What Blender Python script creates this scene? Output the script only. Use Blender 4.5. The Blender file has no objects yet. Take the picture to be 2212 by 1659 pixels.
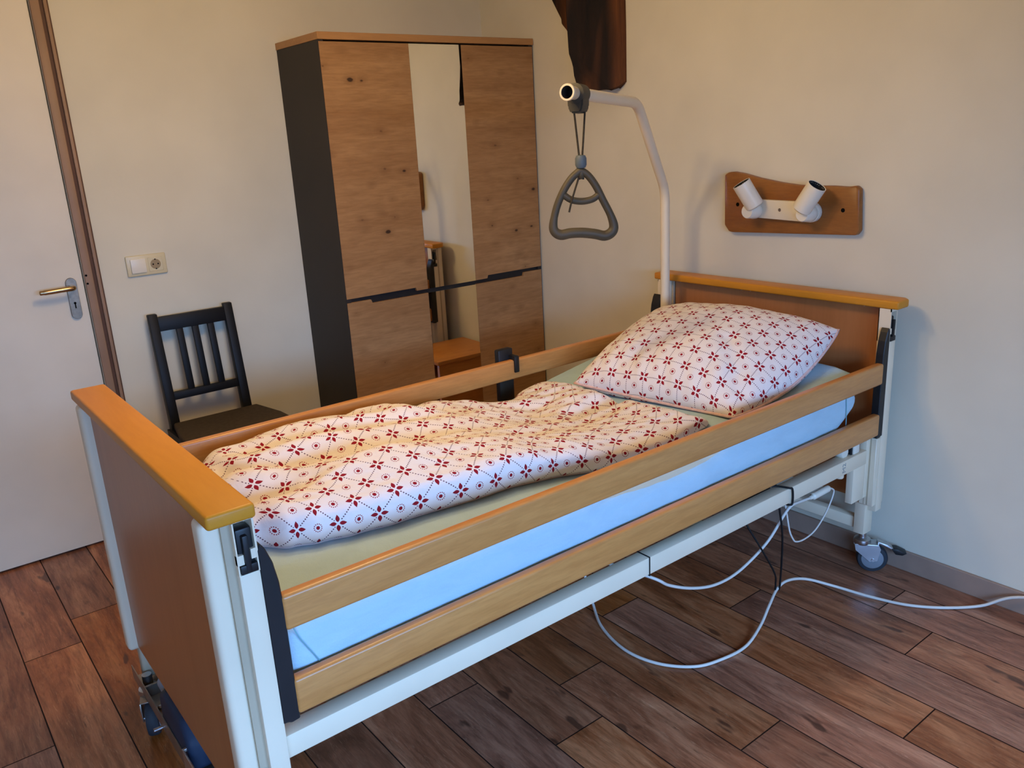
import bpy, bmesh, math, random
from mathutils import Vector, Matrix, noise
random.seed(7)
S = bpy.context.scene
COL = S.collection
PI = math.pi

# ------------------------------------------------------------------ camera
CAM = Vector((-2.5934, -3.4822, 1.5037))
YAW, PIT, ROL, FPX = .9178, -.2904, -.0541, 1785.07
fw = Vector((math.cos(PIT)*math.cos(YAW), math.cos(PIT)*math.sin(YAW), math.sin(PIT)))
r0 = Vector((math.sin(YAW), -math.cos(YAW), 0)); u0 = r0.cross(fw)
rt = r0*math.cos(ROL)+u0*math.sin(ROL); up = u0*math.cos(ROL)-r0*math.sin(ROL)
cam = bpy.data.objects.new('camera', bpy.data.cameras.new('camera')); COL.objects.link(cam)
M = Matrix((rt, up, -fw)).transposed().to_4x4(); M.translation = CAM
cam.matrix_world = M
cam.data.sensor_fit = 'HORIZONTAL'; cam.data.sensor_width = 36
cam.data.lens = FPX/2212*36
cam.data.clip_start = .02
S.camera = cam

# ------------------------------------------------------------------ light and exposure
S.view_settings.view_transform = 'Standard'
S.view_settings.look = 'None'
S.view_settings.exposure = 0.0
S.view_settings.gamma = 1
S.view_settings.use_curve_mapping = False
w = bpy.data.worlds.new('sky'); S.world = w; w.use_nodes = True
w.node_tree.nodes['Background'].inputs[0].default_value = (.40, .62, 1, 1)
w.node_tree.nodes['Background'].inputs[1].default_value = .1
def light(name, kind, loc, energy, color, **k):
    l = bpy.data.lights.new(name, kind); l.energy = energy; l.color = color
    o = bpy.data.objects.new(name, l); COL.objects.link(o); o.location = loc
    for a, b in k.items(): setattr(l, a, b)
    return o
lamp = light('ceiling_bulb', 'POINT', (-1.62, -1.50, 2.13), 20, (1, .695, .335), shadow_soft_size=.085)
lamp2 = light('ceiling_bulb', 'POINT', (-1.80, -1.80, 2.11), 14, (1, .695, .335), shadow_soft_size=.085)
# daylight from the low sky outside, through the window behind the camera
day = light('daylight', 'AREA', (-2.7, -6.5, 2.2), 860, (.25, .505, 1.0), shape='RECTANGLE', size=5.6, size_y=1.9)
day.rotation_euler = (Vector((-1.6, -2.0, .5))-Vector(day.location)).to_track_quat('-Z', 'Y').to_euler()

# ------------------------------------------------------------------ mesh helpers
class MB:
    def __init__(s): s.bm = bmesh.new(); s.uvl = None
    def box(s, x0, x1, y0, y1, z0, z1, bev=0, seg=2):
        b = bmesh.new()
        bmesh.ops.create_cube(b, size=1)
        for v in b.verts:
            v.co = Vector(((x0+x1)/2+v.co.x*(x1-x0), (y0+y1)/2+v.co.y*(y1-y0), (z0+z1)/2+v.co.z*(z1-z0)))
        if bev: bmesh.ops.bevel(b, geom=b.edges[:], offset=bev, segments=seg, affect='EDGES', profile=.5)
        s.add(b); return s
    def add(s, b, mat=None):
        if mat: bmesh.ops.transform(b, matrix=mat, verts=b.verts[:])
        me = bpy.data.meshes.new('tmp'); b.to_mesh(me); b.free(); s.bm.from_mesh(me); bpy.data.meshes.remove(me); return s
    def prism(s, pts, axis, a, b_, bev=0, seg=2):
        # pts: outline in the two remaining axes (in xyz order), extruded along axis from a to b_
        b = bmesh.new()
        def mk(p, q):
            l = list(p); l.insert('xyz'.index(axis), q); return b.verts.new(l)
        A = [mk(p, a) for p in pts]; B = [mk(p, b_) for p in pts]
        n = len(pts)
        b.faces.new(A); b.faces.new(B[::-1])
        for i in range(n): b.faces.new((A[i], B[i], B[(i+1) % n], A[(i+1) % n]))
        bmesh.ops.recalc_face_normals(b, faces=b.faces[:])
        if bev: bmesh.ops.bevel(b, geom=b.edges[:], offset=bev, segments=seg, affect='EDGES', profile=.5)
        s.add(b); return s
    def tube(s, pts, r, n=12, closed=False, cap=True):
        P = [Vector(p) for p in pts]; m = len(P)
        R = r if isinstance(r, (list, tuple)) else [r]*m
        b = bmesh.new(); rings = []; prev = None
        for i in range(m):
            if closed: t = P[(i+1) % m]-P[i-1]
            else: t = P[min(i+1, m-1)]-P[max(i-1, 0)]
            t.normalize()
            if prev is None:
                a = Vector((0, 0, 1)) if abs(t.z) < .9 else Vector((1, 0, 0))
                nx = t.cross(a).normalized()
            else:
                nx = (prev-t*prev.dot(t)).normalized()
            prev = nx; ny = t.cross(nx)
            rings.append([b.verts.new(P[i]+(nx*math.cos(2*PI*k/n)+ny*math.sin(2*PI*k/n))*R[i]) for k in range(n)])
        for i in range(m if closed else m-1):
            A, B = rings[i], rings[(i+1) % m]
            for k in range(n): b.faces.new((A[k], A[(k+1) % n], B[(k+1) % n], B[k]))
        if cap and not closed:
            b.faces.new(rings[0][::-1]); b.faces.new(rings[-1])
        bmesh.ops.recalc_face_normals(b, faces=b.faces[:])
        s.add(b); return s
    def lathe(s, prof, c, axis, n=24, cap=True):
        # prof: (radius, distance along axis) pairs
        ax = Vector(axis).normalized(); a = Vector((0, 0, 1)) if abs(ax.z) < .9 else Vector((1, 0, 0))
        nx = ax.cross(a).normalized(); ny = ax.cross(nx); c = Vector(c)
        b = bmesh.new(); rings = []
        for r, h in prof:
            rings.append([b.verts.new(c+ax*h+(nx*math.cos(2*PI*k/n)+ny*math.sin(2*PI*k/n))*max(r, 1e-4)) for k in range(n)])
        for A, B in zip(rings, rings[1:]):
            for k in range(n): b.faces.new((A[k], A[(k+1) % n], B[(k+1) % n], B[k]))
        if cap: b.faces.new(rings[0][::-1]); b.faces.new(rings[-1])
        bmesh.ops.recalc_face_normals(b, faces=b.faces[:])
        s.add(b); return s

def obj(name, mb, m, parent=None, smooth=False, **props):
    bm = mb.bm if isinstance(mb, MB) else mb
    me = bpy.data.meshes.new(name); bm.to_mesh(me); bm.free()
    for q in (m if isinstance(m, (list, tuple)) else [m]): me.materials.append(q)
    o = bpy.data.objects.new(name, me); COL.objects.link(o)
    if smooth:
        me.polygons.foreach_set('use_smooth', [True]*len(me.polygons))
        if smooth != 'all':
            try: me.set_sharp_from_angle(angle=math.radians(38))
            except Exception: pass
    if parent:
        o.parent = parent; o.matrix_parent_inverse = world_of(parent).inverted()
    for k, v in props.items(): o[k] = v
    return o
def world_of(o):
    m = Matrix.Translation(o.location)
    if o.parent: m = world_of(o.parent) @ o.matrix_parent_inverse @ m
    return m
def thing(name, loc, label, cat, group=None):
    o = bpy.data.objects.new(name, None); COL.objects.link(o); o.location = loc; o.empty_display_size = .1
    o['label'] = label; o['category'] = cat
    if group: o['group'] = group
    return o
def tag(o, label, cat): o['label'] = label; o['category'] = cat; return o
def struct(o): o['kind'] = 'structure'; return o
def smooth_path(pts, n=8, closed=False):
    P = [Vector(p) for p in pts]; out = []; m = len(P)
    for i in range(m if closed else m-1):
        if closed: a, b, c, d = P[i-1], P[i], P[(i+1) % m], P[(i+2) % m]
        else: a, b, c, d = P[max(i-1, 0)], P[i], P[i+1], P[min(i+2, m-1)]
        for k in range(n):
            t = k/n
            out.append(.5*((2*b)+(c-a)*t+(2*a-5*b+4*c-d)*t*t+(3*b-a-3*c+d)*t**3))
    if not closed: out.append(P[-1])
    return out
def lerp(a, b, t): return a+(b-a)*t
def interp(x, tab):
    if x <= tab[0][0]: return tab[0][1]
    for (a, b), (c, d) in zip(tab, tab[1:]):
        if x <= c:
            t = (x-a)/(c-a); t = t*t*(3-2*t); return b+(d-b)*t
    return tab[-1][1]

# ------------------------------------------------------------------ materials
def s2l(c): return tuple((v/12.92 if v <= .04045 else ((v+.055)/1.055)**2.4) for v in [q/255 for q in c])+(1,)
class N:
    def __init__(s, name, rough=.5, metal=0, spec=.5):
        s.m = bpy.data.materials.new(name); s.m.use_nodes = True
        s.t = s.m.node_tree; s.b = s.t.nodes['Principled BSDF']
        s.b.inputs['Roughness'].default_value = rough; s.b.inputs['Metallic'].default_value = metal
        s.b.inputs['Specular IOR Level'].default_value = spec
    def n(s, k, **p):
        x = s.t.nodes.new(k)
        for a, b in p.items(): setattr(x, a, b)
        return x
    def put(s, sock, v):
        if hasattr(v, 'is_output'): s.t.links.new(v, sock)
        else: sock.default_value = v
    def math(s, op, a, b=0, c=0):
        x = s.n('ShaderNodeMath', operation=op)
        for i, v in enumerate((a, b, c)): s.put(x.inputs[i], v)
        return x.outputs[0]
    def mix(s, f, a, b, mode='MIX'):
        x = s.n('ShaderNodeMix', data_type='RGBA', blend_type=mode)
        s.put(x.inputs[0], f); s.put(x.inputs[6], a); s.put(x.inputs[7], b); return x.outputs[2]
    def ramp(s, f, stops):
        x = s.n('ShaderNodeValToRGB'); e = x.color_ramp.elements
        while len(e) < len(stops): e.new(.5)
        for q, (p, c) in zip(e, stops): q.position = p; q.color = c if len(c) == 4 else s2l(c)
        s.put(x.inputs[0], f); return x.outputs[0]
    def coord(s, kind='Object', scale=(1, 1, 1), rot=(0, 0, 0), add=None):
        x = s.n('ShaderNodeTexCoord'); v = x.outputs[kind]
        if add is not None:
            q = s.n('ShaderNodeVectorMath', operation='ADD'); s.put(q.inputs[0], v); s.put(q.inputs[1], add); v = q.outputs[0]
        q = s.n('ShaderNodeMapping'); s.put(q.inputs[0], v); q.inputs['Scale'].default_value = scale; q.inputs['Rotation'].default_value = rot
        return q.outputs[0]
    def noise(s, v, scale, det=3, rough=.5, dist=0):
        x = s.n('ShaderNodeTexNoise'); s.put(x.inputs['Vector'], v); x.inputs['Scale'].default_value = scale
        x.inputs['Detail'].default_value = det; x.inputs['Roughness'].default_value = rough; x.inputs['Distortion'].default_value = dist
        return x.outputs[0]
    def voro(s, v, scale, feat='F1', out='Distance'):
        x = s.n('ShaderNodeTexVoronoi', feature=feat); s.put(x.inputs['Vector'], v); x.inputs['Scale'].default_value = scale
        return x.outputs[out]
    def bump(s, h, strength, dist=.002):
        x = s.n('ShaderNodeBump'); x.inputs['Strength'].default_value = strength; x.inputs['Distance'].default_value = dist
        s.put(x.inputs['Height'], h); s.put(s.b.inputs['Normal'], x.outputs[0])
    def color(s, v): s.put(s.b.inputs['Base Color'], v if hasattr(v, 'is_output') else (v if len(v) == 4 else s2l(v)))

def plain(name, c, rough=.5, metal=0, spec=.5, var=.06, scale=12, bump=0, bscale=200):
    k = N(name, rough, metal, spec); v = k.coord()
    f = k.noise(v, scale, 3)
    a = tuple(max(0, q*(1-var)) for q in c); b = tuple(min(255, q*(1+var)) for q in c)
    k.color(k.ramp(f, [(.3, a), (.7, b)]))
    if bump: k.bump(k.noise(v, bscale, 2), bump, .001)
    return k.m

def wood(name, c1, c2, dark, scale, rough=.4, fine=1.0, knots=0, kscale=(1, 1, 1), spec=.5):
    k = N(name, rough, 0, spec)
    v = k.coord(scale=scale)
    big = k.noise(v, 1.2, 4, .55, .6); fin = k.noise(v, 9, 5, .65, .3)
    base = k.ramp(big, [(.28, c1), (.72, c2)])
    g = k.ramp(fin, [(.38, (1, 1, 1, 1)), (.62, (0, 0, 0, 1))])
    out = k.mix(k.math('MULTIPLY', g, .5*fine), base, s2l(dark))
    if knots:
        v2 = k.coord(scale=kscale)
        d = k.voro(v2, 1.0); rc = k.n('ShaderNodeSeparateColor'); k.put(rc.inputs[0], k.voro(v2, 1.0, 'F1', 'Color'))
        nz = k.noise(k.coord(scale=scale), 5, 3)
        size = k.math('ADD', k.math('MULTIPLY', rc.outputs[0], .10), -.035)     # some cells have no knot
        dd = k.math('SUBTRACT', k.math('ADD', d, k.math('MULTIPLY', k.math('SUBTRACT', nz, .5), .16)), size)
        kn = k.ramp(dd, [(.012, (1, 1, 1, 1)), (.06, (0, 0, 0, 1))])
        halo = k.ramp(dd, [(.02, (1, 1, 1, 1)), (.30, (0, 0, 0, 1))])
        out = k.mix(k.math('MULTIPLY', halo, .45*knots), out, s2l(dark))
        out = k.mix(k.math('MULTIPLY', kn, knots), out, s2l((42, 22, 12)))
    k.color(out); k.bump(fin, .12, .0006)
    return k.m

m_wall = plain('wall_paint', (219, 212, 192), .9, 0, .2, .02, 3, .25, 90)
m_ceil = plain('ceiling_paint', (225, 218, 205), .9, 0, .2, .02, 3)
m_door = plain('door_paint', (222, 212, 193), .45, 0, .4, .02, 4, .05, 40)
m_frame = plain('frame_paint', (150, 118, 92), .5, 0, .4, .05, 6)
m_frame_dark = plain('frame_rebate', (92, 62, 44), .6, 0, .3, .08, 6)
m_base = plain('baseboard_paint', (152, 128, 112), .6, 0, .3, .05, 8)
m_steel = plain('brushed_steel', (150, 136, 120), .38, 1, .5, .08, 60)
m_chrome = plain('chrome', (200, 200, 202), .30, 1, .5, .03, 10)
m_brass = plain('warm_steel_lever', (190, 160, 120), .25, 1, .5, .05, 20)
m_cream = plain('cream_metal', (230, 214, 186), .4, 0, .4, .02, 5)
m_cream2 = plain('cream_metal_web', (180, 164, 138), .5, 0, .4, .03, 5)
m_ivory = plain('ivory_plastic', (214, 200, 162), .35, 0, .5, .02, 8)
m_white = plain('white_plastic', (230, 222, 204), .35, 0, .5, .02, 8)
m_black = plain('black_plastic', (26, 26, 28), .45, 0, .4, .1, 20)
m_hole = plain('dark_recess', (10, 9, 8), .9, 0, .1, .1, 20)
m_navy = plain('navy_plastic', (34, 46, 66), .62, 0, .3, .1, 8)
m_grey = plain('grey_plastic', (60, 56, 48), .5, 0, .4, .06, 15)
m_grip = plain('grey_grip', (76, 67, 50), .55, 0, .4, .06, 10)
m_bluegrey = plain('blue_grey_slider', (88, 98, 104), .5, 0, .4, .04, 10)
m_strap = plain('strap_webbing', (62, 54, 42), .8, 0, .2, .15, 120)
m_rubber = plain('wheel_rubber', (46, 50, 56), .6, 0, .3, .08, 15)
m_hub = plain('wheel_hub', (128, 134, 140), .4, 0, .5, .04, 15)
m_wcable = plain('white_cable_sheath', (214, 208, 198), .45, 0, .4, .02, 10)
m_bcord = plain('black_cord', (22, 20, 20), .6, 0, .3, .1, 40)
m_beech = wood('beech_varnish', (197, 132, 70), (212, 147, 82), (154, 92, 42), (1.4, 14, 14), .32, .55)
m_beechy = wood('beech_cap_varnish', (202, 132, 34), (210, 140, 42), (184, 114, 28), (14, 1.4, 14), .42, .3, spec=.3)
m_panel = wood('panel_laminate', (170, 110, 64), (178, 117, 70), (142, 86, 46), (10, 10, 1.0), .35, .3)
m_oak = wood('knotty_oak_laminate', (152, 110, 68), (178, 136, 90), (106, 70, 40), (1.3, 8, 11), .5, .6, .9, (8.5, 3, 13), .35)
m_oaktop = wood('oak_top_edge', (166, 120, 72), (180, 134, 84), (140, 96, 56), (2.0, 8, 16), .5, .4)
m_anth = plain('anthracite_laminate', (46, 41, 38), .55, 0, .3, .05, 4)
m_pine = wood('pine_varnish', (196, 124, 52), (212, 142, 66), (150, 84, 34), (2, 12, 12), .4, .5, .7, (9, 9, 5))
m_lampwood = wood('stained_pine_board', (140, 86, 34), (156, 98, 42), (106, 60, 22), (12, 2.2, 14), .4, .6)
m_timber = None
k = N('old_dark_timber', .75, 0, .25); v = k.coord(scale=(9, 9, 1.6))
f = k.noise(v, 1.6, 6, .65, .8); f2 = k.noise(k.coord(scale=(3, 7, .8)), 1.4, 2)
k.color(k.mix(k.ramp(f2, [(.42, (0, 0, 0, 1)), (.62, (1, 1, 1, 1))]), k.ramp(f, [(.3, (16, 10, 8)), (.7, (38, 22, 14))]), k.ramp(f, [(.3, (62, 34, 18)), (.7, (112, 66, 32))])))
k.bump(f, .9, .012); m_timber = k.m
m_chair = plain('black_brown_stain', (14, 13, 14), .5, 0, .28, .12, 14)
m_seat = plain('seat_fabric', (76, 66, 56), .95, 0, .1, .06, 60, .3, 500)
k = N('mirror_silver', .02, 1); k.color((.86, .87, .86, 1)); m_mirror = k.m

# fitted sheet
k = N('pale_blue_jersey', .9, 0, .15); v = k.coord()
f = k.noise(k.coord(scale=(1, 1, 3)), 7, 4, .6, .6)
k.color(k.ramp(f, [(.3, (172, 200, 213)), (.7, (180, 208, 221))])); k.bump(k.math('ADD', f, k.math('MULTIPLY', k.noise(v, 300, 2), .15)), .35, .012); m_sheet = k.m

# printed cotton: UV already in lattice units (one unit between neighbouring flowers)
k = N('red_flower_cotton', .9, 0, .15)
uv = k.n('ShaderNodeTexCoord').outputs['UV']; sp = k.n('ShaderNodeSeparateXYZ'); k.put(sp.inputs[0], uv)
p, q = sp.outputs[0], sp.outputs[1]
A = lambda op, a, b=0, c=0: k.math(op, a, b, c)
dp = A('SUBTRACT', p, A('ROUND', p)); dq = A('SUBTRACT', q, A('ROUND', q))
x_ = A('ABSOLUTE', A('MULTIPLY', A('ADD', dp, dq), .7071)); y_ = A('ABSOLUTE', A('MULTIPLY', A('SUBTRACT', dp, dq), .7071))
mx = A('MAXIMUM', x_, y_); mn = A('MINIMUM', x_, y_)
tt = A('DIVIDE', A('SUBTRACT', mx, .05), .25)                       # 0..1 along a petal
wd = A('MULTIPLY', A('SINE', A('MULTIPLY', A('POWER', A('MINIMUM', A('MAXIMUM', tt, 0), 1), .8), PI)), .070)
petal = A('LESS_THAN', mn, wd)
cp = A('SUBTRACT', A('FRACT', p), .5); cq = A('SUBTRACT', A('FRACT', q), .5)
rr = A('SQRT', A('ADD', A('MULTIPLY', cp, cp), A('MULTIPLY', cq, cq)))
dot = A('LESS_THAN', rr, .066)
ang = A('ARCTAN2', cp, cq)
ring = A('MULTIPLY', A('LESS_THAN', A('ABSOLUTE', A('SUBTRACT', rr, .135)), .019), A('GREATER_THAN', A('SINE', A('MULTIPLY', ang, 13)), .0))
lp = A('MULTIPLY', A('LESS_THAN', A('ABSOLUTE', dp), .020), A('GREATER_THAN', A('SINE', A('MULTIPLY', q, 2*PI*11)), .0))
lq = A('MULTIPLY', A('LESS_THAN', A('ABSOLUTE', dq), .020), A('GREATER_THAN', A('SINE', A('MULTIPLY', p, 2*PI*11)), .0))
line = A('MULTIPLY', A('MAXIMUM', lp, lq), A('GREATER_THAN', A('MAXIMUM', A('ABSOLUTE', dp), A('ABSOLUTE', dq)), .15))
red = A('MINIMUM', A('ADD', A('ADD', petal, dot), A('ADD', ring, 0)), 1)
c0 = k.mix(line, s2l((236, 226, 222)), s2l((98, 64, 78)))
c1 = k.mix(red, c0, s2l((146, 26, 38)))
k.color(c1)
f = k.noise(k.coord(scale=(1, 1, 1)), 26, 4, .55, .8)
k.bump(f, .25, .01); m_print = k.m
m_piping = plain('pale_pink_piping', (222, 186, 178), .9, 0, .1, .05, 60)

# floor planks
k = N('vinyl_oak_planks', .36, 0, .42)
at = k.n('ShaderNodeVertexColor'); at.layer_name = 'plank'
sx = k.n('ShaderNodeSeparateColor'); k.put(sx.inputs[0], at.outputs[0])
off = k.n('ShaderNodeVectorMath', operation='SCALE'); k.put(off.inputs[0], at.outputs[0]); off.inputs['Scale'].default_value = 37
v = k.coord(scale=(6.5, 1.3, 1), add=off.outputs[0])
big = k.noise(v, 1.3, 6, .62, 1.6); fin = k.noise(k.coord(scale=(26, 2.2, 1), add=off.outputs[0]), 3.2, 6, .7, .5)
base = k.ramp(big, [(.28, (96, 56, 37)), (.48, (148, 95, 68)), (.72, (188, 135, 101))])
base = k.mix(k.math('MULTIPLY', k.ramp(fin, [(.36, (1, 1, 1, 1)), (.56, (0, 0, 0, 1))]), .50), base, s2l((78, 44, 26)))
lt = k.ramp(k.noise(k.coord(scale=(60, 5, 1), add=off.outputs[0]), 2.2, 6, .8, 2.0), [(.55, (0, 0, 0, 1)), (.70, (1, 1, 1, 1))])
base = k.mix(k.math('MULTIPLY', lt, .42), base, s2l((216, 172, 136)))
cr = k.ramp(k.noise(k.coord(scale=(34, 2.6, 1), add=off.outputs[0]), 1.7, 4, .7, 2.5), [(.64, (0, 0, 0, 1)), (.70, (1, 1, 1, 1))])
base = k.mix(k.math('MULTIPLY', cr, .6), base, s2l((52, 28, 17)))
val = k.math('ADD', k.math('MULTIPLY', sx.outputs[0], .42), .80)
hs = k.n('ShaderNodeHueSaturation'); k.put(hs.inputs['Color'], base); k.put(hs.inputs['Value'], val); k.put(hs.inputs['Saturation'], k.math('ADD', k.math('MULTIPLY', sx.outputs[1], .25), .95))
sn = k.noise(k.coord(scale=(9, 3, 1), add=off.outputs[0]), 2.8, 2, .4)
spots = k.ramp(sn, [(.67, (0, 0, 0, 1)), (.73, (1, 1, 1, 1))])
k.color(k.mix(k.math('MULTIPLY', spots, .7), hs.outputs[0], s2l((44, 25, 18))))
k.bump(fin, .15, .001); m_floor = k.m
m_seam = plain('plank_seam', (40, 25, 18), .8, 0, .2, .1, 20)

# ------------------------------------------------------------------ room shell
XL, YB, H = -4.4, -4.5, 2.32
PW, PL = .1673, 1.21
bm = bmesh.new(); cl = bm.loops.layers.float_color.new('plank')
def quad(x0, x1, y0, y1, z, c, mi):
    f = bm.faces.new([bm.verts.new(q) for q in ((x0, y0, z), (x1, y0, z), (x1, y1, z), (x0, y1, z))])
    f.material_index = mi
    for l in f.loops: l[cl] = c
quad(XL-.1, .1, YB-.1, .1, -.0012, (0, 0, 0, 1), 1)
known = {0: -2.34, 1: -2.511, 2: -2.017, 3: -2.68, 4: -1.77, 5: -2.438, 6: -1.94, 7: -2.115, 12: -.552, 13: -.725, 14: -1.217}
for kk in range(-1, 27):
    x1 = -.131-PW*kk; x0 = x1-PW
    j = known.get(kk, -random.random()*PL)
    while j > YB-.05: j -= PL
    y = j
    while y < .1:
        c = (random.random(), random.random(), random.random(), 1)
        quad(max(x0+.0018, XL-.1), min(x1-.0018, .08), max(y+.0018, YB-.1), min(y+PL-.0018, .08), 0, c, 0); y += PL
floor = struct(obj('floor', bm, [m_floor, m_seam]))
struct(obj('ceiling', MB().box(XL-.1, .1, YB-.1, .1, H, H+.08), m_ceil))
DX0, DX1, DH = -2.86, -1.952, 2.12          # door opening
mb = MB().box(DX1, .1, 0, .12, 0, H).box(XL-.1, DX0, 0, .12, 0, H).box(DX0, DX1, 0, .12, DH, H)
struct(obj('wall_back', mb, m_wall))
struct(obj('wall_right', MB().box(0, .12, YB-.3, 0, 0, H), m_wall))
struct(obj('wall_left', MB().box(XL-.12, XL, YB-.3, 0, 0, H), m_wall))
WX0, WX1, WZ0, WZ1 = -3.9, -1.05, .30, 1.70   # window in the wall behind the camera
mb = MB().box(XL, WX0, YB-.3, YB, 0, H).box(WX1, 0, YB-.3, YB, 0, H).box(WX0, WX1, YB-.3, YB, 0, WZ0).box(WX0, WX1, YB-.3, YB, WZ1, H)
struct(obj('wall_front', mb, m_wall))
mb = MB()
for a, b in ((WX0, WX0+.05), (WX1-.05, WX1), ((WX0+WX1)/2-.04, (WX0+WX1)/2+.04)): mb.box(a, b, YB-.22, YB-.17, WZ0, WZ1)
mb.box(WX0, WX1, YB-.22, YB-.17, WZ0, WZ0+.05).box(WX0, WX1, YB-.22, YB-.17, WZ1-.05, WZ1)
struct(obj('window_1', mb, m_white))
struct(obj('baseboard_right', MB().box(-.012, 0, YB, 0, 0, .073, .002, 1), m_base))
struct(obj('baseboard_back', MB().box(-1.885, -.012, -.012, 0, 0, .073, .002, 1), m_base))

# door in the back wall
door = bpy.data.objects.new('door_1', None); COL.objects.link(door); door.location = (-2.4, 0, 0); door['kind'] = 'structure'
obj('door_leaf', MB().box(DX0+.004, -1.956, .004, .044, .008, DH-.004, .0015, 1), m_door, door, True)
mb = MB()
for a, b, y, mt in ((-1.951, -1.921, -.012, 0), (-1.909, -1.897, -.016, 0)): mb.box(a, b, y, .02, 0, DH+.05, .003)
mb.box(DX0-.06, DX0, -.012, .02, 0, DH+.05, .003)
mb.box(DX0-.06, -1.897, -.012, .02, DH, DH+.05, .003)
fr = obj('door_frame', mb, m_frame, door, True)
mb = MB().box(-1.922, -1.908, -.005, .02, 0, DH+.04).box(-1.898, -1.892, -.009, .0, 0, DH+.04)
obj('frame_groove', mb, m_frame_dark, fr)
obj('strike_screw', MB().lathe([(.004, -.001), (.004, .004)], (-1.945, -.0105, 1.083), (0, -1, 0), 10), m_hole, fr)
obj('strike_screw', MB().lathe([(.004, -.001), (.004, .004)], (-1.945, -.0105, 1.052), (0, -1, 0), 10), m_hole, fr)
pts = []
for i in range(13): a = PI*i/12; pts.append((-2.0+.0185*math.cos(a), 1.062+.0185*math.sin(a)))
for i in range(13): a = PI+PI*i/12; pts.append((-2.0+.0185*math.cos(a), .942+.0185*math.sin(a)))
hp = obj('handle_plate', MB().prism(pts, 'y', .005, -.006, .001, 1), m_steel, door, True)
obj('keyhole', MB().lathe([(.0045, 0), (.0045, .0015)], (-2.0, -.006, .985), (0, -1, 0), 10).box(-2.002, -1.998, -.0075, -.0062, .965, .985), m_hole, hp)
obj('door_lever', MB().tube(smooth_path([(-2.0, -.004, 1.047), (-2.0, -.04, 1.047), (-2.006, -.053, 1.047), (-2.03, -.056, 1.047), (-2.07, -.056, 1.046), (-2.105, -.054, 1.045), (-2.118, -.052, 1.045)], 5),
    [.009]*11+[.0095]*8+[.0098]*6+[.0085]*4+[.0075, .004], 14), m_brass, hp, 'all')

# light switch and socket on the back wall
sw = thing('wall_switch', (-1.72, 0, 1.09), 'ivory double wall plate with light switch and power socket beside the door', 'switch')
obj('cover_frame', MB().box(-1.796, -1.645, -.010, 0, 1.053, 1.134, .004, 3), m_ivory, sw, True)
obj('rocker', MB().box(-1.781, -1.725, -.0165, -.008, 1.066, 1.121, .0015, 2), m_white, sw, True, label='whiter rocker')
so = obj('socket_insert', MB().box(-1.715, -1.660, -.0115, -.008, 1.066, 1.121, .0012, 1), m_ivory, sw, True)
mb = MB().lathe([(.0195, -.002), (.0195, .0003)], (-1.6875, -.0118, 1.0935), (0, -1, 0), 28)
obj('socket_well', mb, plain('socket_shade', (150, 128, 92), .5), so)
mb = MB()
for dx in (-.0095, .0095): mb.lathe([(.0028, 0), (.0028, .001)], (-1.6875+dx, -.0121, 1.0935), (0, -1, 0), 10)
mb.box(-1.69, -1.685, -.013, -.012, 1.110, 1.114).box(-1.69, -1.685, -.013, -.012, 1.073, 1.077)
obj('socket_hole', mb, m_hole, so)

# ------------------------------------------------------------------ old timber brace on the right wall
# outline of the rough slanting front face: (across 0..1, height)
tpx = [(-.01, H), (0, 2.1), (.005, 1.98), (.03, 1.90), (.025, 1.84), (.04, 1.815), (.10, 1.785), (.135, 1.763), (.165, 1.73), (.215, 1.694), (.25, 1.684),
       (.31, 1.680), (.42, 1.672), (.55, 1.666), (.68, 1.664), (.80, 1.668), (.92, 1.680), (1, 1.697), (1.0, 1.74), (.995, 1.82), (1.0, 1.9), (.995, 2.0), (1.0, 2.1), (1.0, H)]
b = bmesh.new(); rings = []
TA, TB = Vector((-.155, -.788)), Vector((-.006, -.970))
NX = 8
for i in range(NX+1):
    t = i/NX; ring = []
    for j, (s_, z) in enumerate(tpx):
        f_ = TA+(TB-TA)*s_
        x = lerp(.02, f_.x-(.035*math.sin(PI*min(max(s_, 0), 1)))+.007*noise.noise((s_*9, z*14, 2)), t)
        y = f_.y+(.012*noise.noise((z*9, t*3, 4)) if 0 < t < .9 else 0)*(1 if s_ < .3 else .15)
        dz = 0
        if z < 1.75: dz = (1-t)*.03*(1-s_)+.010*noise.noise((s_*14, t*6, 7))
        ring.append(b.verts.new((x, y, z+dz)))
    rings.append(ring)
for A_, B_ in zip(rings, rings[1:]):
    for j in range(len(tpx)): b.faces.new((A_[j], B_[j], B_[(j+1) % len(tpx)], A_[(j+1) % len(tpx)]))
b.faces.new(rings[0])
# front face as a rough grid so that the grain shows relief
b.faces.new(rings[-1][::-1])
bmesh.ops.triangulate(b, faces=[f for f in b.faces if len(f.verts) > 4])
bmesh.ops.recalc_face_normals(b, faces=b.faces[:])
tmb = MB(); tmb.add(b)
wedge = [(-.40, H), (-.52, 2.13), (-.565, 2.052), (-.60, 2.0), (-.618, 1.975), (-.620, 1.955), (-.652, 1.925), (-.664, 1.905), (-.668, 1.83), (-.69, 1.79), (-.72, 1.74), (-.74, 1.71), (-.84, 1.71), (-.84, H)]
tmb.prism(wedge, 'x', -.035, .02, .004, 1)
b = tmb.bm
tag(obj('timber_brace', b, m_timber), 'dark rough old timber brace jutting from the wall above the bed corner', 'beam')

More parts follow.
